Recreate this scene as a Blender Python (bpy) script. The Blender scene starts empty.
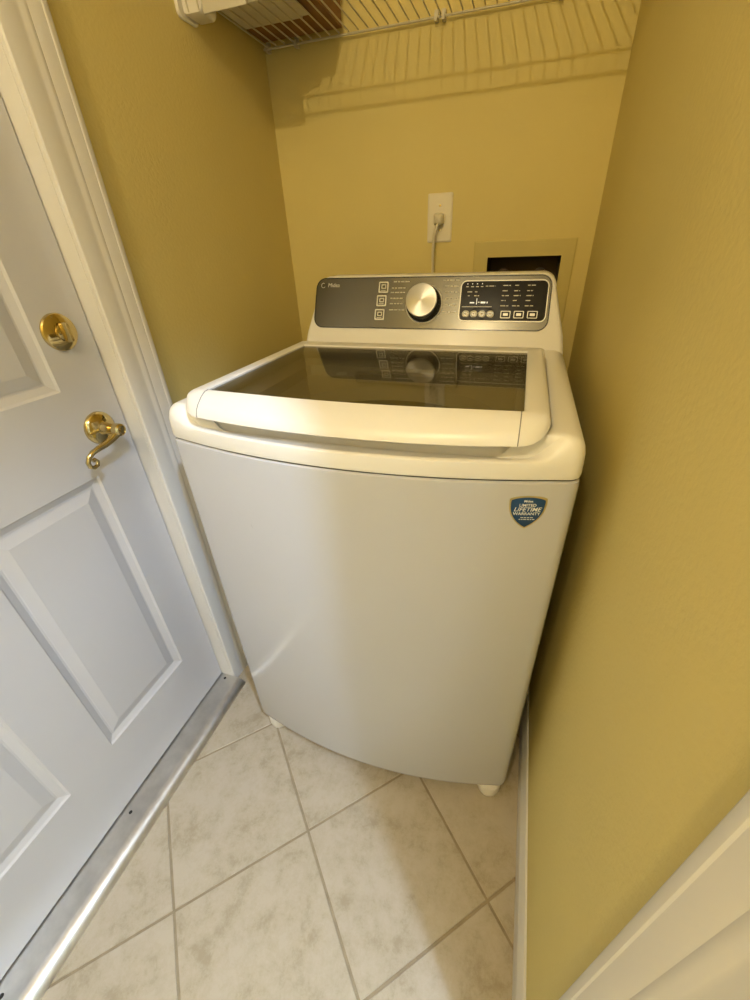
import bpy, bmesh, math, random
from mathutils import Vector, Matrix
random.seed(7)
scene = bpy.context.scene
col = scene.collection
R = math.radians

# ------------------------------------------------------------------ camera
cam_d = bpy.data.cameras.new('camera')
cam_d.sensor_fit = 'VERTICAL'; cam_d.sensor_height = 24.0; cam_d.sensor_width = 18.0
cam_d.lens = 9.8173; cam_d.shift_x = -.00841; cam_d.shift_y = -.00435; cam_d.clip_start = 0.01
cam = bpy.data.objects.new('camera', cam_d); col.objects.link(cam)
cam.location = (0.7695, -1.4303, 1.2190)
cam.rotation_euler = (R(58.498), R(1.938), R(17.272))
scene.camera = cam

# ------------------------------------------------------------------ world, lights, exposure
w = bpy.data.worlds.new('world'); scene.world = w; w.use_nodes = True
w.node_tree.nodes['Background'].inputs[0].default_value = (1, .93, .8, 1)
w.node_tree.nodes['Background'].inputs[1].default_value = .05
scene.view_settings.view_transform = 'Standard'
scene.view_settings.look = 'None'
scene.view_settings.gamma = 1.0
scene.view_settings.use_curve_mapping = False
scene.view_settings.exposure = 0.08
WARM_POS = (.48, -2.1, 2.20); WARM_COL = (1.0, .825, .53); WARM_W = 25
COOL_POS = (1.26, -1.72, 2.28); COOL_COL = (.56, .73, 1.0); COOL_W = 105

# ------------------------------------------------------------------ materials
def mat(name, base, rough=.5, metal=0., var=.06, vscale=8., bump=0., bscale=200., coat=0., spec=.5, emit=None, emit_s=0.):
    m = bpy.data.materials.new(name); m.use_nodes = True
    nt = m.node_tree; b = nt.nodes['Principled BSDF']
    b.inputs['Roughness'].default_value = rough; b.inputs['Metallic'].default_value = metal
    b.inputs['Specular IOR Level'].default_value = spec
    b.inputs['Coat Weight'].default_value = coat; b.inputs['Coat Roughness'].default_value = .08
    g = nt.nodes.new('ShaderNodeNewGeometry')
    n = nt.nodes.new('ShaderNodeTexNoise'); n.inputs['Scale'].default_value = vscale; n.inputs['Detail'].default_value = 4
    nt.links.new(g.outputs['Position'], n.inputs['Vector'])
    r = nt.nodes.new('ShaderNodeValToRGB')
    r.color_ramp.elements[0].position = .3; r.color_ramp.elements[1].position = .7
    r.color_ramp.elements[0].color = tuple(c*(1-var) for c in base)+(1,)
    r.color_ramp.elements[1].color = tuple(min(1, c*(1+var)) for c in base)+(1,)
    nt.links.new(n.outputs['Fac'], r.inputs['Fac']); nt.links.new(r.outputs['Color'], b.inputs['Base Color'])
    if bump:
        n2 = nt.nodes.new('ShaderNodeTexNoise'); n2.inputs['Scale'].default_value = bscale; n2.inputs['Detail'].default_value = 3
        nt.links.new(g.outputs['Position'], n2.inputs['Vector'])
        bp = nt.nodes.new('ShaderNodeBump'); bp.inputs['Strength'].default_value = bump; bp.inputs['Distance'].default_value = .002
        nt.links.new(n2.outputs['Fac'], bp.inputs['Height']); nt.links.new(bp.outputs['Normal'], b.inputs['Normal'])
    if emit:
        b.inputs['Emission Color'].default_value = emit+(1,); b.inputs['Emission Strength'].default_value = emit_s
    return m

def tile_material():
    m = mat('ceramic_tile', (.62, .55, .44), .38, var=.0)
    nt = m.node_tree; b = nt.nodes['Principled BSDF']
    g = nt.nodes.new('ShaderNodeNewGeometry'); oi = nt.nodes.new('ShaderNodeObjectInfo')
    add = nt.nodes.new('ShaderNodeVectorMath'); add.operation = 'ADD'
    mul = nt.nodes.new('ShaderNodeMath'); mul.operation = 'MULTIPLY'; mul.inputs[1].default_value = 37.
    nt.links.new(oi.outputs['Random'], mul.inputs[0])
    nt.links.new(g.outputs['Position'], add.inputs[0]); nt.links.new(mul.outputs[0], add.inputs[1])
    n1 = nt.nodes.new('ShaderNodeTexNoise'); n1.inputs['Scale'].default_value = 17; n1.inputs['Detail'].default_value = 10; n1.inputs['Roughness'].default_value = .74
    n1.inputs['Distortion'].default_value = .1
    nt.links.new(add.outputs[0], n1.inputs['Vector'])
    r = nt.nodes.new('ShaderNodeValToRGB')
    e = r.color_ramp.elements
    e[0].position = .36; e[0].color = (.37, .31, .215, 1)  # whole ramp darker and more tan than real tile: floor shade put into colour
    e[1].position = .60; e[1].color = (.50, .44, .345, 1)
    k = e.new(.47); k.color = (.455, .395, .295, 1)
    nt.links.new(n1.outputs['Fac'], r.inputs['Fac']); nt.links.new(r.outputs['Color'], b.inputs['Base Color'])
    rr = nt.nodes.new('ShaderNodeMapRange'); rr.inputs['To Min'].default_value = .3; rr.inputs['To Max'].default_value = .5
    nt.links.new(n1.outputs['Fac'], rr.inputs['Value']); nt.links.new(rr.outputs[0], b.inputs['Roughness'])
    bp = nt.nodes.new('ShaderNodeBump'); bp.inputs['Strength'].default_value = .12; bp.inputs['Distance'].default_value = .002
    nt.links.new(n1.outputs['Fac'], bp.inputs['Height']); nt.links.new(bp.outputs['Normal'], b.inputs['Normal'])
    return m

def glass_material():
    m = bpy.data.materials.new('tinted_lid_glass'); m.use_nodes = True
    nt = m.node_tree; nt.nodes.clear()
    out = nt.nodes.new('ShaderNodeOutputMaterial'); mix = nt.nodes.new('ShaderNodeMixShader')
    tr = nt.nodes.new('ShaderNodeBsdfTransparent'); gl = nt.nodes.new('ShaderNodeBsdfGlossy'); fr = nt.nodes.new('ShaderNodeFresnel')
    n = nt.nodes.new('ShaderNodeTexNoise'); n.inputs['Scale'].default_value = 5
    r = nt.nodes.new('ShaderNodeValToRGB')
    r.color_ramp.elements[0].color = (.63, .61, .54, 1); r.color_ramp.elements[1].color = (.68, .66, .59, 1)
    nt.links.new(n.outputs['Fac'], r.inputs['Fac']); nt.links.new(r.outputs['Color'], tr.inputs['Color'])
    gl.inputs['Roughness'].default_value = .02; fr.inputs['IOR'].default_value = 1.36
    gg = nt.nodes.new('ShaderNodeNewGeometry'); mr = nt.nodes.new('ShaderNodeMapRange')
    mr.inputs['To Min'].default_value = 1.45; mr.inputs['To Max'].default_value = 1/1.45       # same Fresnel from both faces of the pane
    nt.links.new(gg.outputs['Backfacing'], mr.inputs['Value']); nt.links.new(mr.outputs[0], fr.inputs['IOR'])
    nt.links.new(fr.outputs[0], mix.inputs[0]); nt.links.new(tr.outputs[0], mix.inputs[1]); nt.links.new(gl.outputs[0], mix.inputs[2])
    nt.links.new(mix.outputs[0], out.inputs['Surface'])
    return m

def brushed_material():
    m = mat('brushed_steel', (.38, .375, .36), .34, 1., var=.02)
    nt = m.node_tree; b = nt.nodes['Principled BSDF']
    b.inputs['Anisotropic'].default_value = .85
    t = nt.nodes.new('ShaderNodeTangent'); t.direction_type = 'RADIAL'; t.axis = 'Z'
    nt.links.new(t.outputs[0], b.inputs['Tangent'])
    return m

WALL = mat('tan_wall_paint', (.70, .583, .222), .62, var=.025, vscale=3, bump=.35, bscale=140, spec=.3)
CEIL = mat('white_ceiling_paint', (.8, .78, .72), .8, var=.02, bump=.3, bscale=90)
TRIM = mat('white_trim_paint', (.74, .72, .68), .34, var=.012, vscale=4)
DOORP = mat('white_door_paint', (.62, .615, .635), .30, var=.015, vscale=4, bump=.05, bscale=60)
GROUT = mat('grey_brown_grout', (.33, .27, .18), .9, var=.15, vscale=30, bump=.4, bscale=400)
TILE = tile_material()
ALU = mat('worn_aluminium', (.66, .64, .60), .40, 1., var=.12, vscale=25, bump=.06, bscale=80)
BRASS = mat('polished_brass', (.60, .49, .24), .12, 1., var=.06, vscale=60)
DARK = mat('dark_void', (.02, .018, .015), .7, var=.2)
ENAMEL = mat('shaded_white_enamel', (.55, .56, .595), .22, var=.008, vscale=3, coat=.3)  # white enamel darkened and blued: shade and cool light put into the base colour
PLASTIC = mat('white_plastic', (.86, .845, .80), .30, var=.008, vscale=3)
SEAMG = mat('grey_gasket', (.25, .25, .25), .6, var=.05)
PANEL = mat('charcoal_panel_film', (.115, .11, .09), .24, .75, var=.05, vscale=2)
BLACKG = mat('black_display_glass', (.010, .009, .008), .03, spec=.12, var=.1)
BLACKP = mat('black_plastic', (.02, .02, .02), .18, var=.1)
STEEL = brushed_material()
SILVER = mat('silver_print', (.62, .60, .54), .35, .3, var=.05)
LEGEND = mat('pale_print', (.62, .60, .52), .5, var=.05)
LED = mat('lit_display_segment', (.8, .8, .72), .5, var=.02, emit=(1., .97, .85), emit_s=.5)
NAVY = mat('navy_sticker', (.012, .06, .17), .3, var=.35, vscale=18)
GOLD = mat('gold_sticker_edge', (.50, .42, .20), .35, .4, var=.1, vscale=40)
WHITEP = mat('white_print', (.85, .87, .9), .5, var=.02)
GLASS = glass_material()
TUBP = mat('grey_tub_plastic', (.70, .67, .60), .4, var=.05)
BASKET = mat('tub_steel', (.24, .21, .12), .38, .9, var=.08, vscale=30)
FOOT = mat('white_foot_plastic', (.74, .70, .62), .45, var=.05)
IVORY = mat('ivory_outlet_plastic', (.80, .74, .58), .38, var=.02)
CORD = mat('pale_cord_rubber', (.68, .63, .48), .45, var=.04)
VALVE = mat('painted_valve_frame', (.60, .50, .17), .5, var=.03)
BRASSV = mat('dull_brass_valve', (.22, .15, .06), .5, .6, var=.2)
RUBBER = mat('black_rubber', (.03, .03, .03), .6, var=.2)
WIREM = mat('white_vinyl_wire', (.62, .57, .42), .35, var=.03)
CARD = mat('brown_cardboard', (.25, .13, .045), .8, var=.15, vscale=20, bump=.2, bscale=80)
PAPER = mat('white_paper', (.62, .58, .46), .75, var=.08, vscale=14)
SCUFF = mat('grey_scuff', (.35, .35, .38), .6, var=.2)
FROST = mat('frosted_lamp_glass', (.9, .9, .88), .5, var=.01, emit=(1, .9, .7), emit_s=1.5)

# ------------------------------------------------------------------ helpers
OFF = {}
def obj(name, verts, faces, m, parent=None, smooth=None, origin=None):
    """verts in world coordinates; the object is linked as one mesh, a child of parent when given"""
    o0 = Vector(OFF[parent.name]) if parent else Vector(origin or (0, 0, 0))
    me = bpy.data.meshes.new(name)
    me.from_pydata([tuple(Vector(v)-o0) for v in verts], [], faces); me.update()
    bm = bmesh.new(); bm.from_mesh(me); bmesh.ops.recalc_face_normals(bm, faces=bm.faces[:]); bm.to_mesh(me); bm.free()
    me.materials.append(m)
    if smooth is not None:
        me.shade_smooth(); me.set_sharp_from_angle(angle=R(smooth))
    o = bpy.data.objects.new(name, me); col.objects.link(o)
    if parent: o.parent = parent
    else: o.location = o0
    OFF[o.name] = tuple(o0)
    return o
def tag(o, label=None, cat=None, group=None, kind=None):
    if label: o['label'] = label
    if cat: o['category'] = cat
    if group: o['group'] = group
    if kind: o['kind'] = kind
    return o
def thing(name, label, cat, loc, kind=None):
    o = bpy.data.objects.new(name, None); col.objects.link(o); o.location = loc; o.empty_display_size = .05
    OFF[o.name] = tuple(loc)
    return tag(o, label, cat, kind=kind)
class MB:
    def __init__(s): s.v = []; s.f = []
    def add(s, v, f):
        n = len(s.v); s.v += [tuple(p) for p in v]; s.f += [tuple(i+n for i in q) for q in f]; return s
    def box(s, a, b):
        x0, y0, z0 = a; x1, y1, z1 = b
        return s.add([(x0,y0,z0),(x1,y0,z0),(x1,y1,z0),(x0,y1,z0),(x0,y0,z1),(x1,y0,z1),(x1,y1,z1),(x0,y1,z1)],
                     [(0,3,2,1),(4,5,6,7),(0,1,5,4),(1,2,6,5),(2,3,7,6),(3,0,4,7)])
    def loft(s, rings, cap0=True, cap1=True, close=True):
        n = len(rings[0]); v = [p for r in rings for p in r]; f = []
        for i in range(len(rings)-1):
            for j in range(n if close else n-1):
                k = (j+1) % n; f.append((i*n+j, i*n+k, (i+1)*n+k, (i+1)*n+j))
        if cap0: f.append(tuple(range(n-1, -1, -1)))
        if cap1: f.append(tuple((len(rings)-1)*n+j for j in range(n)))
        return s.add(v, f)
    def tube(s, pts, r, n=8, caps=True, radii=None):
        pts = [Vector(p) for p in pts]; rings = []
        up = None
        for i, p in enumerate(pts):
            d = (pts[min(i+1, len(pts)-1)]-pts[max(i-1, 0)]).normalized()
            if up is None:
                a = Vector((0, 0, 1)) if abs(d.z) < .9 else Vector((1, 0, 0)); u = d.cross(a).normalized()
            else:
                u = (up-d*up.dot(d)).normalized()
            up = u; q = d.cross(u); rr = radii[i] if radii else r
            rings.append([p+u*math.cos(2*math.pi*k/n)*rr+q*math.sin(2*math.pi*k/n)*rr for k in range(n)])
        return s.loft(rings, caps, caps)
    def lathe(s, c, axis, prof, n=24, cap=True):
        """prof: (radius, height along axis)"""
        c = Vector(c); ax = Vector(axis).normalized()
        a = Vector((0, 0, 1)) if abs(ax.z) < .9 else Vector((1, 0, 0)); u = ax.cross(a).normalized(); q = ax.cross(u)
        return s.loft([[c+ax*h+(u*math.cos(2*math.pi*k/n)+q*math.sin(2*math.pi*k/n))*r for k in range(n)] for r, h in prof], cap, cap)
    def build(s, name, m, parent=None, smooth=None, origin=None): return obj(name, s.v, s.f, m, parent, smooth, origin)
def bevel_box(name, a, b, m, parent=None, bev=.003, seg=2, smooth=40, origin=None):
    x = MB().box(a, b); o = obj(name, x.v, x.f, m, parent, None, origin)
    bm = bmesh.new(); bm.from_mesh(o.data)
    bmesh.ops.bevel(bm, geom=bm.edges[:], offset=bev, segments=seg, affect='EDGES', profile=.5)
    bm.to_mesh(o.data); bm.free(); o.data.shade_smooth(); o.data.set_sharp_from_angle(angle=R(smooth))
    return o
def sm(t): t = max(0, min(1, t)); return t*t*(3-2*t)
def rrect(hw, hh, r, n=5, cx=0, cy=0):
    p = []
    for (sx, sy, a0) in ((1,1,0),(-1,1,90),(-1,-1,180),(1,-1,270)):
        for k in range(n+1):
            a = R(a0+90*k/n); p.append((cx+sx*(hw-r)+r*math.cos(a), cy+sy*(hh-r)+r*math.sin(a)))
    return p
def text_geo(s, size, shear=0., bold=0.):
    cu = bpy.data.curves.new('lettering', 'FONT'); cu.body = s; cu.size = size; cu.align_x = 'CENTER'; cu.align_y = 'CENTER'
    cu.shear = shear; cu.offset = bold; cu.resolution_u = 3
    o = bpy.data.objects.new('lettering_source', cu); col.objects.link(o)
    bpy.context.view_layer.update()
    me = bpy.data.meshes.new_from_object(o.evaluated_get(bpy.context.evaluated_depsgraph_get()))
    v = [tuple(q.co) for q in me.vertices]; f = [tuple(q.vertices) for q in me.polygons]
    bpy.data.objects.remove(o); bpy.data.curves.remove(cu); bpy.data.meshes.remove(me)
    return v, f

# ------------------------------------------------------------------ room shell
W = .9266          # laundry width
YF = -2.55        # wall behind the camera
H = 2.44
T = .115
HX, HY0, HY1 = 2.6, -3.1, -.55    # hall beyond the right-hand doorway
DY0, DY1 = -.785, -1.593          # exterior door opening (far, near)
DH = 2.045
OY0, OY1 = -1.370, -2.16          # right-hand doorway
OH = 2.04

# ---- floor: grout bed with one tile object per tile, laid on the diagonal
floor = obj('floor', *(lambda b: (b.v, b.f))(MB().box((-.17, HY0, -.06), (HX, .0, -.0025))), GROUT)
tag(floor, 'beige ceramic tile floor laid on the diagonal with brown grout', 'floor', kind='structure')
def clip(poly, ax, v, keep_less):
    out = []
    for i in range(len(poly)):
        a, b = poly[i], poly[(i+1) % len(poly)]
        ia = (a[ax] <= v) == keep_less or a[ax] == v; ib = (b[ax] <= v) == keep_less or b[ax] == v
        if ia: out.append(a)
        if ia != ib:
            t = (v-a[ax])/(b[ax]-a[ax]); out.append((a[0]+t*(b[0]-a[0]), a[1]+t*(b[1]-a[1])))
    return out
def shrink(poly, d):
    n = len(poly); out = []
    cx = sum(p[0] for p in poly)/n; cy = sum(p[1] for p in poly)/n
    lines = []
    for i in range(n):
        a = Vector(poly[i]); b = Vector(poly[(i+1) % n]); e = (b-a)
        if e.length < 1e-5: continue
        e.normalize(); nn = Vector((-e.y, e.x))
        if nn.dot(Vector((cx, cy))-a) < 0: nn = -nn
        lines.append((a+nn*d, e))
    for i in range(len(lines)):
        p, e = lines[i-1]; q, g = lines[i]
        den = e.x*g.y-e.y*g.x
        if abs(den) < 1e-6: continue
        t = ((q.x-p.x)*g.y-(q.y-p.y)*g.x)/den; out.append((p.x+e.x*t, p.y+e.y*t))
    return out
def area(p): return abs(sum(p[i][0]*p[(i+1) % len(p)][1]-p[(i+1) % len(p)][0]*p[i][1] for i in range(len(p))))/2
TP = .305; TO = (.4266, -1.0900); TA = .7895
ua = (math.cos(TA), -math.sin(TA)); ub = (math.sin(TA), math.cos(TA))
for (rx0, rx1, ry0, ry1) in ((.005, W-.003, YF+.003, -.003), (W+.003, HX-.003, HY0+.003, HY1-.003)):
    for a in range(-14, 15):
        for b in range(-14, 15):
            def nd(i, j): return (TO[0]+TP*(i*ua[0]+j*ub[0]), TO[1]+TP*(i*ua[1]+j*ub[1]))
            poly = shrink([nd(a, b), nd(a+1, b), nd(a+1, b+1), nd(a, b+1)], .0028)
            for ax, v, kl in ((0, rx0, False), (0, rx1, True), (1, ry0, False), (1, ry1, True)):
                if len(poly) >= 3: poly = clip(poly, ax, v, kl)
            if len(poly) < 3 or area(poly) < 4e-4: continue
            if rx0 < .5:
                d = poly
            top = shrink(poly, .0012)
            if len(top) != len(poly): continue
            n = len(poly); c3 = (sum(p[0] for p in poly)/n, sum(p[1] for p in poly)/n)
            mb = MB().loft([[(x, y, -.006) for x, y in poly], [(x, y, -.0008) for x, y in poly], [(x, y, 0) for x, y in top]])
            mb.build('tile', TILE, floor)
ceil_ = MB().box((-.17, HY0, H), (HX, .1, H+.1)).build('ceiling', CEIL); tag(ceil_, 'white ceiling above the laundry and hall', 'ceiling', kind='structure')

# ---- walls
VX0, VX1, VZ0, VZ1 = .646, .852, 1.045, 1.178       # opening of the recessed washer valve box
b = MB()
b.box((-T, 0, 0), (VX0, T, H)).box((VX1, 0, 0), (W+T, T, H)).box((VX0, 0, VZ1), (VX1, T, H)).box((VX0, 0, 0), (VX1, T, VZ0)).box((VX0, .09, VZ0), (VX1, T, VZ1))
tag(b.build('wall_back', WALL), 'tan painted back wall behind the washing machine', 'wall', kind='structure')
b = MB().box((-T, DY0+.02, 0), (0, 0, H)).box((-T, YF, 0), (0, DY1-.02, H)).box((-T, DY1-.02, DH+.02), (0, DY0+.02, H))
tag(b.build('wall_left', WALL), 'tan painted left wall with the white door', 'wall', kind='structure')
b = MB().box((W, OY0+.018, 0), (W+T, 0, H)).box((W, HY0, 0), (W+T, OY1-.018, H)).box((W, OY1-.018, OH+.018), (W+T, OY0+.018, H))
tag(b.build('wall_right', WALL), 'tan textured right wall beside the washing machine', 'wall', kind='structure')
tag(MB().box((-T, YF-T, 0), (W, YF, H)).build('wall_front', WALL), 'tan wall at the near end of the laundry', 'wall', kind='structure')
HALLP = mat('cream_hall_paint', (.74, .70, .62), .6, var=.02, bump=.3, bscale=140)
for nm, a, b_, lb in (('wall_hall_far', (W+T, HY1, 0), (HX, HY1+T, H), 'cream hall wall at the far end'), ('wall_hall_near', (W+T, HY0-T, 0), (HX+T, HY0, H), 'cream hall wall at the near end'), ('wall_hall_right', (HX, HY0, 0), (HX+T, HY1+T, H), 'cream hall wall facing the laundry doorway')):
    tag(MB().box(a, b_).build(nm, HALLP), lb, 'wall', kind='structure')

# ---- baseboards (stepped profile swept along the wall)
BBP = [(0, 0), (.013, 0), (.013, .062), (.011, .066), (.0105, .072), (.008, .077), (.007, .083), (.004, .088), (0, .089)]
def sweep_y(prof, x0, sx, y0, y1): return MB().loft([[(x0+sx*t, y, z) for t, z in prof] for y in (y0, y1)])
tag(sweep_y(BBP, W, -1, -.002, OY0+.090).build('baseboard_right', TRIM, None, 25), 'cream moulded baseboard along the right wall', 'baseboard', kind='structure')
tag(sweep_y(BBP, 0, 1, -.002, DY0+.095).build('baseboard_left', TRIM, None, 25), 'cream moulded baseboard on left wall behind the washer', 'baseboard', kind='structure')
tag(MB().loft([[(x, -t, z) for t, z in BBP] for x in (.014, W-.014)]).build('baseboard_back', TRIM, None, 25), 'cream moulded baseboard on the back wall', 'baseboard', kind='structure')

# ---- casings: moulded profile, across (0 = opening side .. 1 = wall side)
CAS = [(0, 0), (0, .007), (.002, .0095), (.008, .0112), (.018, .0125), (.026, .0128), (.029, .0124), (.032, .0130), (.036, .0150), (.040, .0152), (.042, .0145), (.0445, .0155),
       (.052, .0172), (.060, .0180), (.0615, .0192), (.065, .0195), (.0685, .0185), (.072, .015), (.072, 0)]
CAS = [(a*1.236, t) for a, t in CAS]
def casing(name, xw, sx, yi, yo, y_in2, zt, label):
    """yi inner edge far side, direction to yo; y_in2 inner edge on the near side"""
    root = thing(name, label, 'casing', (xw, yi, 0), kind='structure')
    sgn = 1 if yo > yi else -1
    MB().loft([[(xw+sx*t, yi+sgn*a, z) for a, t in CAS] for z in (.0, zt+.089)]).build('casing_board', TRIM, root, 22)
    MB().loft([[(xw+sx*t, y_in2-sgn*a, z) for a, t in CAS] for z in (.0, zt+.089)]).build('casing_board', TRIM, root, 22)
    MB().loft([[(xw+sx*t, y, zt+a) for a, t in CAS] for y in (yi, y_in2)]).build('casing_board', TRIM, root, 22)
    return root
c1 = casing('trim_1', 0, 1, DY0+.001, DY0+.1, DY1-.001, DH+.001, 'white moulded casing around the white exterior door')
b = MB().box((-T, DY0, .0), (-.0, DY0+.019, DH)).build('jamb', TRIM, c1)
b = MB().box((-T, DY1-.019, .0), (-.0, DY1, DH)).build('jamb', TRIM, c1)
b = MB().box((-T, DY1-.019, DH), (-.0, DY0+.019, DH+.019)).build('jamb', TRIM, c1)
c2 = casing('trim_2', W, -1, OY0, OY0+.1, OY1, OH, 'white casing at the lower right corner on tan wall')
MB().box((W, OY0, 0), (W+T, OY0+.017, OH)).build('jamb', TRIM, c2)
MB().box((W, OY1-.017, 0), (W+T, OY1, OH)).build('jamb', TRIM, c2)
MB().box((W, OY1-.017, OH), (W+T, OY0+.017, OH+.017)).build('jamb', TRIM, c2)

# ---- aluminium threshold
th = thing('trim_3', 'worn aluminium threshold strip under the white door', 'threshold', (0, DY0, 0), kind='structure')
TP_ = [(-.10, 0), (-.10, .021), (-.035, .021), (.009, .0205), (.017, .0225), (.026, .0225), (.034, .020), (.041, .0155), (.0455, .010), (.0485, .004), (.0492, 0)]
MB().loft([[(x, y, z) for x, z in TP_] for y in (DY0-.001, DY1+.001)]).build('sill', ALU, th, 35)
for yy in (-.800, -1.19, -1.50):
    MB().lathe((-.016, yy, .0200), (0, 0, 1), [(.0042, 0), (.0042, .0012), (.003, .0018), (.0005, .0018)], 12).build('screw', DARK, th, 30)

# ---- exterior door: slab with six recessed raised panels, deadbolt, lever
XD = -.0357; DT = .044
dy0, dy1, dz0, dz1 = DY0-.003, DY1+.003, .026, DH-.003
door = thing('door_1', 'white six-panel door with brass lever and deadbolt', 'door', (XD, dy1, dz0), kind='structure')
ys = [dy0, -.8935, -1.136, -1.242, -1.4845, dy1]
zs = [dz0, .2235, .8275, 1.005, 1.60, 1.71, 1.92, dz1]
b = MB()
PB, PD = .016, .009
for i in range(5):
    for j in range(7):
        ya, yb, za, zb = ys[i], ys[i+1], zs[j], zs[j+1]
        if i in (1, 3) and j in (1, 3, 5):
            o_ = [(XD, ya, za), (XD, yb, za), (XD, yb, zb), (XD, ya, zb)]
            m_ = [(XD-.004, ya-PB*.25, za+PB*.25), (XD-.004, yb+PB*.25, za+PB*.25), (XD-.004, yb+PB*.25, zb-PB*.25), (XD-.004, ya-PB*.25, zb-PB*.25)]
            q_ = [(XD-PD, ya-PB, za+PB), (XD-PD, yb+PB, za+PB), (XD-PD, yb+PB, zb-PB), (XD-PD, ya-PB, zb-PB)]
            b.loft([o_, m_, q_], False, True)
        else:
            b.add([(XD, ya, za), (XD, yb, za), (XD, yb, zb), (XD, ya, zb)], [(0, 1, 2, 3)])
b.add([(XD, dy0, dz0), (XD, dy1, dz0), (XD, dy1, dz1), (XD, dy0, dz1), (XD-DT, dy0, dz0), (XD-DT, dy1, dz0), (XD-DT, dy1, dz1), (XD-DT, dy0, dz1)],
      [(4, 7, 6, 5), (0, 4, 5, 1), (1, 5, 6, 2), (2, 6, 7, 3), (3, 7, 4, 0)])
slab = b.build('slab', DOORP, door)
for i in (1, 3):
    for j in (1, 3, 5):
        ya, yb, za, zb = ys[i]-PB, ys[i+1]+PB, zs[j]+PB, zs[j+1]-PB
        def rect(x, d): return [(x, ya-d, za+d), (x, yb+d, za+d), (x, yb+d, zb-d), (x, ya-d, zb-d)]
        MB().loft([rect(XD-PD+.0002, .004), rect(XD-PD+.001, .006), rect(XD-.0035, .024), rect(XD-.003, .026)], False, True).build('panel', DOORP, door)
# bottom sweep gap
MB().box((XD-.04, dy1, .021), (XD-.004, dy0, dz0)).build('door_sweep', RUBBER, door)
MB().box((XD-.03, DY0-.0028, .022), (XD-.004, DY0-.0002, DH)).build('weatherstrip', SEAMG, door)
# deadbolt
BY, BZ = -.851, 1.1035
db = MB().lathe((XD, BY, BZ), (1, 0, 0), [(.0325, 0), (.0325, .003), (.031, .0055), (.024, .0085), (.013, .010), (.0128, .013), (.010, .0145), (.001, .0148)], 36).build('deadbolt', BRASS, door, 30)
tag(db, 'round brass deadbolt with thumb turn')
pts = [[(XD+.013, BY+yy, BZ+zz) for yy, zz in rrect(.0040, .017, .0038, 4)], [(XD+.026, BY+yy, BZ+zz) for yy, zz in rrect(.0036, .0165, .0034, 4)], [(XD+.029, BY+yy, BZ+zz) for yy, zz in rrect(.0022, .0150, .0020, 4)]]
MB().loft(pts).build('thumb_turn', BRASS, db, 35)
# lever
LY, LZ = -.850, .9175
rs = MB().lathe((XD, LY, LZ), (1, 0, 0), [(.0335, 0), (.0335, .003), (.032, .006), (.027, .0095), (.018, .012), (.0135, .014), (.0115, .022), (.0110, .036), (.0125, .042), (.0135, .050), (.0125, .056), (.009, .059), (.0088, .0575), (.004, .0575), (.0035, .060), (.0005, .0605)], 36).build('lever_rose', BRASS, door, 35)
tag(rs, 'polished brass lever handle with scrolled tip')
lp = []; lr = []
ctrl = [(-.832, .913, .0085), (-.842, .9085, .0078), (-.855, .903, .007), (-.870, .8995, .0063), (-.884, .898, .0058), (-.898, .8955, .0053), (-.908, .8895, .0049), (-.9135, .881, .0046), (-.9125, .872, .0043), (-.905, .8665, .0041), (-.8965, .868, .004), (-.8935, .875, .004), (-.8975, .8805, .0042), (-.902, .879, .0044)]
MB().tube([(XD+.050-.0006*k, y-.019, z+.001) for k, (y, z, r) in enumerate(ctrl)], 0, 10, True, [r for _, _, r in ctrl]).build('lever_arm', BRASS, rs, 60)

# ------------------------------------------------------------------ washing machine
CX, HWD = .5265, .3500
YB, YC, BUL = -.205, -.879, .050       # back, front corners, bulge of the front in the middle
wm = thing('washing_machine', 'white top-load washing machine with glass lid and grey control console', 'washer', (CX, -.55, 0))
def yfront(x, inset=0., yc=YC, bul=BUL, hw=HWD):
    u = (x-CX)/hw; return yc+inset-bul*(1-u*u)
NF = 48
def outline(inset=0., hw=HWD, yb=YB, yc=YC, bul=BUL, r=.020):
    """footprint of the machine: flat back, straight sides, bowed front; fixed point count"""
    hw2 = hw-inset; yb2 = yb-inset; yc2 = yc+inset; r2 = max(r-inset, .004)
    p = [(CX-hw2, yb2), (CX-hw2, (yb2+yc2)/2)]
    fy = lambda x: yc2-bul*(1-((x-CX)/hw2)**2)
    x0 = CX-hw2+r2; y0 = fy(x0)
    for k in range(7):
        a = R(180+k*90/6*.86); p.append((x0+r2*math.cos(a), y0+r2+r2*math.sin(a)))
    for k in range(1, NF):
        x = x0+(2*CX-2*x0)*k/NF; p.append((x, fy(x)))
    q = [(2*CX-x, y) for x, y in p[:9]][::-1]
    return p+q
# cabinet
rg = []
for z, d in ((.040, .010), (.043, .004), (.05, .0015), (.06, 0), (.5, 0), (.9195, 0), (.9255, .0008), (.928, .004)):
    rg.append([(x, y, z) for x, y in outline(d)])
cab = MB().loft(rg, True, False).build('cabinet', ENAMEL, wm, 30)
MB().loft([[(x, y, .919) for x, y in outline(.008)], [(x, y, .936) for x, y in outline(.008)]], False, False).build('seam_gasket', SEAMG, wm)
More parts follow.
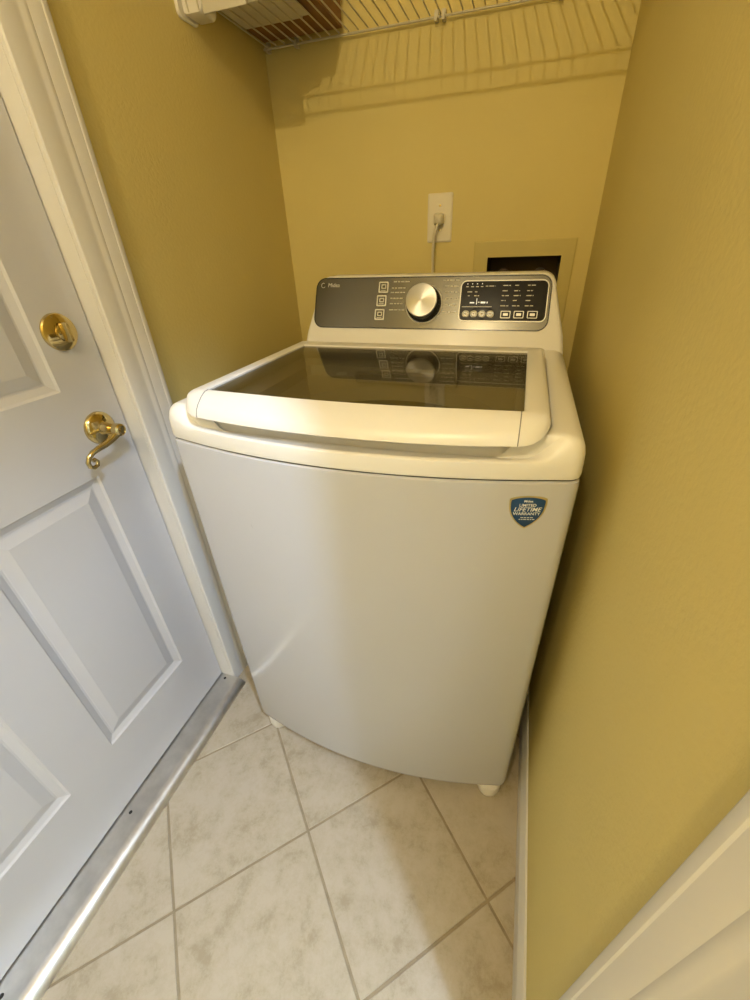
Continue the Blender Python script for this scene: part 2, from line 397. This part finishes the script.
# top cover: lofted shell ending at the lid opening
def scoop(x, y):                                        # finger scoop along the front of the cover
    return sm((.330-abs(x-CX))/.055)*sm((-.842-y)/.036)
LHW, LY0, LY1, LBUL = .298, -.897, -.435, .018
SCW = [scoop(x, y) for x, y in outline(.02, yc=YC-.01, r=.034)]
rg = []
for z, d, drop, df in ((.930, .004, 0, .004), (.932, .0008, 0, .0008), (.9365, 0, 0, 0), (.952, .0003, 0, .0003), (.966, .0010, .0085, .001), (.976, .003, .0170, .0028), (.983, .0065, .0233, .0055), (.988, .0120, .0285, .008), (.9915, .020, .0330, .0105), (.9925, .028, .0360, .013)):
    rg.append([(x, y, z-drop*w_) for (x, y), w_ in zip(outline(d, yc=YC-(d-df), r=.022+.6*d), SCW)])
for z, hw, yb, yc, r, drop in ((.9920, LHW+.008, LY1+.010, LY0+.026, .044, .039), (.990, LHW+.005, LY1+.007, LY0+.029, .044, .042), (.972, LHW+.003, LY1+.005, LY0+.032, .044, .026), (.972, .262, -.472, -.862, .03, 0), (.970, .250, -.490, -.850, .02, 0), (.940, .248, -.492, -.848, .02, 0)):
    rg.append([(x, y, z-drop*w_) for (x, y), w_ in zip(outline(0, hw=hw, yb=yb, yc=yc, bul=LBUL if hw > .27 else .01, r=r), SCW)])
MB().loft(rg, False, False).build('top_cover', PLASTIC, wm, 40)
# tub ring with round opening, basket, impeller seen through the glass
TX, TY, TR = CX, -.668, .205
n = 72; outer = []; inner = []; in2 = []
for k in range(n):
    a = 2*math.pi*k/n; ca, sa = math.cos(a), math.sin(a)
    sx = .249/abs(ca) if abs(ca) > 1e-6 else 9; sy = ((-.491-TY) if sa > 0 else (TY+.852))/abs(sa) if abs(sa) > 1e-6 else 9
    s_ = min(sx, sy); outer.append((TX+s_*ca, TY+s_*sa, .946))
    inner.append((TX+.222*ca, TY+.164*sa, .930)); in2.append((TX+.215*ca, TY+.158*sa, .900))
MB().loft([outer, inner, in2], False, False).build('tub_ring', TUBP, wm, 40)
MB().lathe((TX, TY, 0), (0, 0, 1), [(.225, .915), (.240, .88), (.240, .60), (.23, .56), (.02, .55)], 48, False).build('wash_basket', BASKET, wm, 40)
MB().lathe((TX, TY, 0), (0, 0, 1), [(.19, .556), (.185, .57), (.10, .58), (.05, .61), (.035, .625), (.001, .63)], 36, False).build('impeller', TUBP, wm, 40)
MB().box((CX-.12, -.520, .942), (CX+.12, -.494, .962)).build('dispenser_cover', TUBP, wm)
# lid: moulded frame (front lip drooping), handle strip, tinted glass
GX, GY0, GY1, GBUL = .262, -.857, -.485, .010
LZT = 1.013                                               # lid top at front before slope
lid = thing('lid', None, None, (CX, -.45, 1.0))
lid.parent = wm; lid.location = (0, .10, 1.0); OFF[lid.name] = (CX, -.45, 1.0)
def lidz(x, y, base):
    return base-.028*sm((-.860-y)/.060)
def lid_ring(t, hw, y0, y1, bul, r, z):
    """rectangle with bowed front; t only tags"""
    p = []
    fy = lambda x: y0-bul*(1-((x-CX)/hw)**2)
    p.append((CX-hw, y1))
    for k in range(1, 14): p.append((CX-hw, y1+(fy(CX-hw+r)+r-y1)*k/13))
    for k in range(1, 7):
        a = R(180+90*k/6); p.append((CX-hw+r+r*math.cos(a), fy(CX-hw+r)+r+r*math.sin(a)))
    for k in range(1, NF):
        x = CX-hw+r+(2*hw-2*r)*k/NF; p.append((x, fy(x)))
    q = [(2*CX-x, y) for x, y in p[:20]][::-1]
    return [(x, y, lidz(x, y, z)) for x, y in p+q]
LR = [(GX, GY0, GY1, GBUL, .006, -.010), (GX, GY0, GY1, GBUL, .006, .003), (GX+.0015, GY0-.0015, GY1+.0015, GBUL, .007, .0042), (GX+.006, GY0-.010, GY1+.015, .013, .02, .0048),
      (GX+.012, GY0-.020, GY1+.03, .015, .026, .0046), (LHW-.010, LY0+.009, LY1-.008, .017, .034, .0033), (LHW-.004, LY0+.004, LY1-.003, .0178, .038, .0005), (LHW-.001, LY0+.0015, LY1-.001, LBUL, .039, -.004),
      (LHW, LY0, LY1, LBUL, .04, -.008), (LHW-.002, LY0+.003, LY1-.002, LBUL, .038, -.011), (LHW-.025, LY0+.025, LY1-.02, .015, .03, -.011)]
rg = [lid_ring(0, a, b_, c_, d_, e_, LZT+z_) for a, b_, c_, d_, e_, z_ in LR]
MB().loft(rg, False, False).build('lid_frame', PLASTIC, lid, 40)
g0 = lid_ring(0, GX-.0008, GY0+.0008, GY1-.0008, GBUL, .006, LZT-.004); g1 = lid_ring(0, GX-.0008, GY0+.0008, GY1-.0008, GBUL, .006, LZT+.0005)
gl = MB().loft([g0, g1]).build('lid_glass', GLASS, lid); tag(gl, 'dark tinted glass window of the lid')
# fine joints either side of the front handle strip
for sx in (-1, 1):
    pts = []
    for hw, y0, y1, bul, r, dz in LR[2:9]:
        x = CX+sx*(GX-.004); y = y0-bul*(1-((x-CX)/hw)**2); pts.append((x, y, lidz(x, y, LZT+dz)))
    MB().tube(pts, .0008, 6).build('lid_joint', SEAMG, lid)
# feet
for fx, fy in ((.2225, -.862), (.8385, -.866), (.2225, -.26), (.8385, -.26)):
    MB().lathe((fx, fy, 0), (0, 0, 1), [(.024, 0), (.0275, .003), (.029, .012), (.029, .032), (.026, .038), (.013, .041), (.013, .05)], 20).build('foot', FOOT, wm, 40)
# console
B0 = Vector((0, -.345, 1.003)); VV = Vector((0, .388, .92166)); NN = Vector((0, -.92166, .388)); HC = .166
def cmap(x, h, d=0.): p = B0+VV*h+NN*d; return (x, p.y, p.z)
def fmap(x, h, d=0.): return cmap(.414+(x-.381)*.9733, h, d)
PC = .494
def con_out(inset=0.):
    hb, ht, r = .340-inset, .304-inset, .033-inset*.5
    top = HC-inset; p = [(-hb, -.018)]
    for k in range(1, 6): t = k/6; p.append((-(hb+(ht-hb)*t), (top-r)*t))
    for k in range(0, 9):
        a = R(180-90*k/8); p.append((-ht+r+r*math.cos(a), top-r+r*math.sin(a)))
    p.append((0, top))
    return p+[(-x, h) for x, h in p[:-1]][::-1]
def con_ring(inset, d, back=None):
    out = []
    for x, h in con_out(inset):
        if back is None: out.append(cmap(CX+.006+x, h, d))
        else:
            q = cmap(CX+.006+x, h, 0); out.append((q[0], back, q[2]-.004))
    return out
con = MB().loft([con_ring(.012, 0, -.207), con_ring(.004, 0, -.212), con_ring(0, 0, -.220), con_ring(0, -.016), con_ring(.002, -.006), con_ring(.006, -.0015), con_ring(.012, 0)]).build('console', PLASTIC, wm, 35)
tag(con, 'white control console with grey fascia')
def flat(name, pts, m, parent, d0, d1, bev=.0006, smooth=None):
    """extruded outline (x,h) on the console face"""
    cx = sum(p[0] for p in pts)/len(pts); ch = sum(p[1] for p in pts)/len(pts)
    def sc(e): return [(cx+(x-cx)*(1-e/max(1e-4, abs(x-cx)+abs(h-ch))), ch+(h-ch)*(1-e/max(1e-4, abs(x-cx)+abs(h-ch)))) for x, h in pts]
    return MB().loft([[fmap(x, h, d0) for x, h in pts], [fmap(x, h, d1-bev) for x, h in pts], [fmap(x, h, d1) for x, h in sc(bev)]]).build(name, m, parent, smooth)
def frame(name, pts_o, pts_i, m, parent, d):
    n = len(pts_o); b = MB()
    b.loft([[fmap(x, h, d-.0012) for x, h in pts_o], [fmap(x, h, d) for x, h in pts_o], [fmap(x, h, d) for x, h in pts_i], [fmap(x, h, d-.0012) for x, h in pts_i]], False, False)
    return b.build(name, m, parent)
def tap(pts): return [(PC+(x-PC)*(1-.10*(h-.095)), h) for x, h in pts]
pnl = tap(rrect(.309, .0615, .024, 6, PC, .0935))
fascia = flat('fascia', pnl, PANEL, con, -.001, .0012)
frame('fascia_edge', tap(rrect(.311, .0635, .026, 6, PC, .0935)), tap(rrect(.3085, .0610, .0235, 6, PC, .0935)), BLACKP, con, .0016)
# logo
v, f = text_geo('Midea', .0145, .1)
obj('logo', [fmap(.236+x, .138+y, .0016) for x, y, z in v], f, SILVER, con)
ov = [(.205+.006*math.cos(R(a)), .138+.006*math.sin(R(a))) for a in range(60, 331, 30)]
MB().tube([fmap(x, h, .0016) for x, h in ov], .0006, 5).build('logo', SILVER, con)
# dial
dc = Vector(fmap(.4945, .0910, .0012))
dial = MB().lathe(dc, NN, [(.0475, 0), (.0475, .002), (.0455, .003), (.0455, .0035)], 48).build('dial', SILVER, con, 30)
tag(dial, 'large round dial with brushed steel cap')
MB().lathe(dc, NN, [(.0452, .003), (.0445, .008), (.0415, .024), (.0395, .030), (.0385, .031)], 48, True).build('dial_skirt', BLACKP, dial, 40)
kn = bpy.data.objects.new('dial_cap', None)
me = MB().lathe((0, 0, 0), (0, 0, 1), [(.0392, 0), (.0392, .004), (.0382, .0052), (.030, .0054), (.018, .0055), (.008, .0056), (.0006, .0056)], 64)
o = obj('dial_cap', me.v, me.f, STEEL, None, 30)
bpy.data.objects.remove(kn)
o.parent = dial; o.location = dc+NN*.0305-Vector(OFF[dial.name]); o.rotation_euler = NN.to_track_quat('Z', 'Y').to_euler()
# three square keys
for (kx, kh) in ((.381, .132), (.378, .099), (.375, .065)):
    k_ = flat('square_key', rrect(.0135, .0135, .0025, 3, kx, kh), SILVER, con, .001, .0026)
    flat('key_face', rrect(.0105, .0105, .002, 3, kx, kh), PANEL, k_, .0024, .0030)
    frame('key_icon', rrect(.0062, .0052, .001, 2, kx+.001, kh+.001), rrect(.0042, .0032, .0006, 2, kx+.001, kh+.001), LEGEND, k_, .0042)
    MB().box((0, 0, 0), (0, 0, 0))
    bb = MB(); bb.add([fmap(kx-.007, kh-.0085, .0033), fmap(kx+.007, kh-.0085, .0033), fmap(kx+.007, kh-.0072, .0033), fmap(kx-.007, kh-.0072, .0033)], [(0, 1, 2, 3)]); bb.build('key_caption', LEGEND, k_)
# legends around the dial: rows of tiny unreadable print
def dashes(name, rows, m, parent, d, hgt=.0022):
    b = MB()
    for x0, x1, h in rows:
        x = x0
        while x < x1-.001:
            L = min(x1-x, random.choice((.006, .009, .012)))
            b.add([fmap(x, h-hgt/2, d), fmap(x+L, h-hgt/2, d), fmap(x+L, h+hgt/2, d), fmap(x, h+hgt/2, d)], [(0, 1, 2, 3)]); x += L+.0025
    o = b.build(name, m, parent); o['kind'] = 'stuff'; return o
rl = [(.408, .452, .145), (.404, .445, .130), (.402, .441, .119), (.402, .436, .105), (.402, .438, .092), (.401, .443, .077)]
rr_ = [(.540, .582, .147), (.545, .583, .133), (.547, .582, .119), (.549, .582, .104), (.549, .581, .089), (.545, .580, .072)]
dashes('dial_legend', rl+rr_, LEGEND, con, .0016)
# display
dp = tap(rrect(.1035, .0455, .012, 5, .6925, .098))
disp = flat('display', dp, BLACKG, con, .001, .0020); tag(disp, 'black glass display with pale legends and touch keys')
frame('display_rim', tap(rrect(.1055, .0475, .014, 5, .6925, .098)), tap(rrect(.1033, .0453, .012, 5, .6925, .098)), SILVER, disp, .0026)
rows = []
for x0, x1, h in ((.600, .606, .131), (.612, .619, .131), (.624, .631, .131), (.636, .642, .131), (.648, .672, .132), (.604, .617, .119), (.623, .632, .119), (.606, .611, .110), (.622, .634, .110)): rows.append((x0, x1, h))
for c_, x in enumerate((.690, .718, .748)):
    for h, L in ((.133, .018 if c_ != 1 else .012), (.121, .013), (.110, .016), (.099, .010), (.087, .018)): rows.append((x+(.131-h)*-.03, x+L, h))
dashes('display_legend', rows, LEGEND, disp, .0024, .0020)
for x0, x1, h0, h1 in [(x-.001, x+.001, .1365, .1385) for x in (.603, .615, .627, .639)]+[(.629, .6305, .090, .104), (.633, .637, .0945, .096), (.640, .6515, .0925, .0965), (.6545, .657, .0925, .0965), (.613, .624, .0925, .0955)]:
    flat('display_digit', [(x0, h0), (x1, h0), (x1, h1), (x0, h1)], LED, disp, .0018, .0025, .0001)
flat('display_line', [(.594, .0842), (.668, .0842), (.668, .0850), (.594, .0850)], SILVER, disp, .0018, .0024, .0001)
for x in (.6055, .6255, .6460, .6665):
    k_ = flat('oval_key', rrect(.0092, .0078, .0074, 5, x, .068), LEGEND, disp, .0015, .0030)
    flat('key_face', rrect(.0070, .0056, .0054, 5, x, .068), PANEL, k_, .0028, .0034)
    flat('key_caption', rrect(.0042, .0014, .0008, 2, x, .068), LEGEND, k_, .0032, .0036, .0001)
for x in (.7035, .7350, .7670):
    k_ = flat('touch_key', rrect(.0120, .0085, .002, 3, x, .067), SILVER, disp, .0015, .0030)
    flat('key_face', rrect(.0102, .0068, .0015, 3, x, .067), BLACKG, k_, .0028, .0034)
    flat('key_caption', rrect(.0058, .0030, .0008, 2, x, .067), SILVER, k_, .0032, .0036, .0001)
# shield sticker on the cabinet front
def smap(x, z, d): return (x, yfront(x)-d, z)
def shield(e):
    p = []
    for k in range(13):
        t = -1+2*k/12; p.append((t*(.0258-e), .0215-e+.0035*(1-t*t)-.0012*abs(t)**6))
    for k in range(1, 13):
        t = k/12; p.append(((.0258-e)*(1.02-.02*t-(t**3.0)), 0.0205-e-(.0525-2*e)*t))
    q = p[13:-1]
    return p+[(-x, z) for x, z in q[::-1]] if False else p+[(-x, z) for x, z in p[13:-1][::-1]]
SX, SZ = .811, .8815
def shield_mesh(name, e, m, d, parent):
    pts = shield(e); n = len(pts)
    vs = [smap(SX+x, SZ+z, d) for x, z in pts]+[smap(SX, SZ, d)]
    vs += [smap(SX+x, SZ+z, -.0002) for x, z in pts]
    fs = [(i, (i+1) % n, n) for i in range(n)]+[(i, n+1+i, n+1+(i+1) % n, (i+1) % n) for i in range(n)]
    return obj(name, vs, fs, m, parent)
st = shield_mesh('sticker', 0, GOLD, .0005, wm); tag(st, 'navy shield warranty sticker with gold edge')
shield_mesh('sticker_face', .0026, NAVY, .0009, st)
for s_, size, dz, sh in (('Midea', .0052, .0165, .1), ('LIMITED', .0066, .0095, 0), ('LIFETIME', .0098, .0022, .25), ('WARRANTY', .0068, -.0052, 0), ('on the motor', .0038, -.0118, 0), ('for home use', .0038, -.0155, 0)):
    if dz < -.01: continue
    v, f = text_geo(s_, size, sh, .00012)
    obj('sticker_lettering', [smap(SX+x, SZ+dz+y, .0013) for x, y, z in v], f, WHITEP, st)
bb = MB()
for dz, hw in ((-.0118, .0075), (-.0150, .0095)):
    x = -hw
    while x < hw:
        L = random.choice((.0022, .0032, .004)); bb.add([smap(SX+x, SZ+dz-.0006, .0013), smap(SX+x+L, SZ+dz-.0006, .0013), smap(SX+x+L, SZ+dz+.0006, .0013), smap(SX+x, SZ+dz+.0006, .0013)], [(0, 1, 2, 3)]); x += L+.001
o = bb.build('sticker_lettering', WHITEP, st)
MB().add([smap(.3345, .786, .0003), smap(.3370, .7825, .0003), smap(.3380, .7765, .0003), smap(.3362, .7768, .0003)], [(0, 1, 2, 3)]).build('scuff_mark', SCUFF, wm)

# ------------------------------------------------------------------ outlet and cord
op = thing('wall_outlet', 'ivory single outlet plate on the tan back wall', 'outlet', (.5005, 0, 1.28))
PX, PZ = .5005, 1.2800
rg = [[(PX+x, y, PZ+z) for x, z in rrect(hw, hh, .004, 3)] for y, hw, hh in ((0, .036, .060), (-.003, .036, .060), (-.0055, .0325, .0565))]
MB().loft(rg).build('plate', IVORY, op, 30)
MB().lathe((PX, -.0055, PZ), (0, -1, 0), [(.0178, -.001), (.0178, .0015), (.0168, .0025), (.0005, .0025)], 28).build('socket', IVORY, op, 30)
for dz in (.030, -.030): MB().lathe((PX, -.005, PZ+dz), (0, -1, 0), [(.0032, 0), (.0030, .001), (.0005, .0014)], 12).build('screw', BRASS, op, 30)
pc = thing('power_cord', 'pale power cord plugged into the outlet above the console', 'cord', (PX, -.02, PZ))
rg = [[(PX+x, y, PZ-.003+z) for x, z in rrect(hw, hh, .0045, 4)] for y, hw, hh in ((-.0082, .0135, .0135), (-.022, .0135, .0145), (-.030, .0110, .0125), (-.034, .007, .009))]
MB().loft(rg).build('plug', CORD, pc, 45)
MB().tube([(PX, -.026, PZ-.010), (PX-.004, -.0285, PZ-.022), (PX-.011, -.026, PZ-.04), (PX-.0145, -.020, PZ-.075), (PX-.015, -.014, PZ-.13), (PX-.014, -.012, PZ-.2), (PX-.008, -.015, PZ-.32), (PX+.002, -.045, PZ-.44), (PX+.002, -.16, PZ-.52), (PX+.002, -.206, PZ-.54)], .0042, 8).build('cord', CORD, pc, 60)

# ------------------------------------------------------------------ recessed valve box
vb = thing('valve_box', 'tan recessed valve box with dark opening behind the console', 'valve box', (.75, 0, 1.1))
def rect4(x0, x1, z0, z1, y): return [(x0, y, z0), (x1, y, z0), (x1, y, z1), (x0, y, z1)]
FX0, FX1, FZ0, FZ1 = .606, .886, 1.0, 1.2185
MB().loft([rect4(FX0, FX1, FZ0, FZ1, -.0), rect4(FX0, FX1, FZ0, FZ1, -.003), rect4(FX0+.003, FX1-.003, FZ0+.003, FZ1-.003, -.0045), rect4(VX0+.001, VX1-.001, VZ0+.001, VZ1-.001, -.0045), rect4(VX0+.001, VX1-.001, VZ0+.001, VZ1-.001, .004)], False, False).build('frame', VALVE, vb)
MB().loft([rect4(VX0+.001, VX1-.001, VZ0+.001, VZ1-.001, .003), rect4(VX0+.004, VX1-.004, VZ0+.004, VZ1-.004, .088)], False, True).build('recess', mat('dark_brown_recess', (.07, .045, .02), .7, var=.2), vb)
for x in (.695, .800):
    vv_ = MB().lathe((x, .045, VZ0+.004), (0, 0, 1), [(.009, 0), (.009, .03), (.013, .034), (.013, .05), (.008, .054), (.008, .075)], 14).build('valve', BRASSV, vb, 40)
    MB().lathe((x, .030, VZ0+.085), (0, -1, 0), [(.016, 0), (.018, .004), (.016, .009), (.004, .010)], 14).build('valve_handle', mat('brown_valve_handle' if x < .75 else 'dark_valve_handle', (.05, .025, .012) if x < .75 else (.035, .025, .02), .5), vv_, 40)

# ------------------------------------------------------------------ wire shelf
SZ_ = 1.685
ws = thing('wire_shelf', 'white wire shelf high on the tan back wall', 'shelf', (W/2, -.01, SZ_))
SYB, SYF, SZL = -.014, -.346, 1.648
def rod(name, pts, r, n=8): return MB().tube(pts, r, n).build(name, WIREM, ws, 60)
rod('rail', [(.006, SYB, SZ_-.004), (W-.006, SYB, SZ_-.004)], .0026)
rod('rail', [(.060, SYF+.004, SZ_-.0045), (W-.060, SYF+.004, SZ_-.0045)], .0030)
rod('rail', [(.060, SYF+.008, SZL), (W-.060, SYF+.008, SZL)], .0040)
wire0 = None
x = .018
while x < W-.012:
    if wire0 is None:
        wire0 = MB().tube([(x, SYB-.002, SZ_), (x, SYF+.008, SZ_), (x, SYF, SZ_-.006), (x, SYF, SZ_-.02), (x, SYF+.004, SZL+.001)], .0019, 6).build('wire', WIREM, ws, 60); x0_ = x
    else:
        c_ = wire0.copy(); col.objects.link(c_); c_.parent = ws; c_.location = (x-x0_, 0, 0)
    x += .0262
# end brackets on both side walls: flange on the wall and a rounded saddle that holds the front rods
bkm = mat('white_bracket_plastic', (.80, .76, .66), .35)
for sx, xw in ((1, 0.), (-1, W)):
    b = MB()
    b.loft([[(xw+sx*t, -.326+y*e, 1.690+z*e) for y, z in rrect(.033, .050, .012, 5)] for t, e in ((0, 1.), (.004, 1.), (.0065, .95))])
    b.loft([[(xw+sx*(.028+u), y, 1.690+z) for u, z in rrect(hw, hh, .012, 5)] for y, hw, hh in ((-.292, .024, .043), (-.295, .026, .045), (-.338, .026, .045), (-.342, .024, .043))])
    o = b.build('end_bracket', bkm, ws, 35)
# wall clips
for x in (.016, .102, .478, .496, .76, .91):
    b = MB().box((x-.0045, -.010, SZ_-.010), (x+.0045, 0, SZ_+.010)); b.box((x-.0035, -.0205, SZ_-.011), (x+.0035, -.012, SZ_-.0075)); b.box((x-.0035, -.0205, SZ_-.0075), (x+.0035, -.0175, SZ_+.002))
    b.build('wall_clip', WIREM, ws)

# ------------------------------------------------------------------ things on the shelf
bx0, bx1, by0, by1, bz0 = .014, .238, -.280, -.022, SZ_+.0062
box = thing('cardboard_box', 'brown cardboard box sitting on the left end of wire shelf', 'box', (.13, -.17, bz0))
MB().box((bx0, by0, bz0), (bx1, by1, bz0+.003)).build('base_flap', CARD, box)
MB().box((bx0, by0, bz0+.003), (bx0+.003, by1, bz0+.20)).build('side', CARD, box)
MB().box((bx1-.003, by0, bz0+.003), (bx1, by1, bz0+.20)).build('side', CARD, box)
MB().box((bx0+.003, by0, bz0+.003), (bx1-.003, by0+.003, bz0+.20)).build('side', CARD, box)
MB().box((bx0+.003, by1-.003, bz0+.003), (bx1-.003, by1, bz0+.20)).build('side', CARD, box)
MB().box((bx0, by0, bz0+.20), (bx1, (by0+by1)/2-.001, bz0+.203)).build('top_flap', CARD, box)
MB().box((bx0, (by0+by1)/2+.001, bz0+.20), (bx1, by1, bz0+.203)).build('top_flap', CARD, box)
env = thing('paper_packet', 'whitish paper packet lying flat under the brown box', 'paper', (.09, -.2, SZ_+.002))
bevel_box('sheet', (.064, -.344, SZ_+.0017), (.178, -.120, SZ_+.0058), PAPER, env, .0012)
bevel_box('sheet', (.020, -.288, SZ_+.0017), (.0638, -.120, SZ_+.0058), PAPER, env, .0012)
MB().box((.178, -.322, SZ_+.0020), (.200, -.128, SZ_+.0040)).build('flap', PAPER, env)
bevel_box('hanging_flap', (.064, -.358, SZL-.012), (.165, -.354, SZ_+.0058), PAPER, env, .0012)
MB().box((.064, -.356, SZ_+.003), (.165, -.342, SZ_+.0058)).build('fold', PAPER, env)

# ------------------------------------------------------------------ ceiling lamps (each builder holds its own light)
def lamp(name, pos, colr, watts, radius, label):
    t = thing(name, label, 'ceiling lamp', (pos[0], pos[1], H))
    MB().lathe((pos[0], pos[1], H), (0, 0, -1), [(.09, 0), (.09, .012), (.084, .016), (.02, .018)], 32).build('base', TRIM, t, 35)
    if H-pos[2] > .15: MB().tube([(pos[0], pos[1], H-.015), (pos[0], pos[1], pos[2]+.05)], .006, 8).build('stem', TRIM, t, 60)
    l = bpy.data.lights.new(name+'_light', 'POINT'); l.energy = watts; l.color = colr; l.shadow_soft_size = radius
    lo = bpy.data.objects.new(name+'_light', l); col.objects.link(lo); lo.location = pos
lamp('ceiling_lamp', WARM_POS, WARM_COL, WARM_W, .014, 'warm round ceiling lamp inside the laundry')
lamp('hall_lamp', COOL_POS, COOL_COL, COOL_W, .03, 'cool white round ceiling lamp out in the hall')
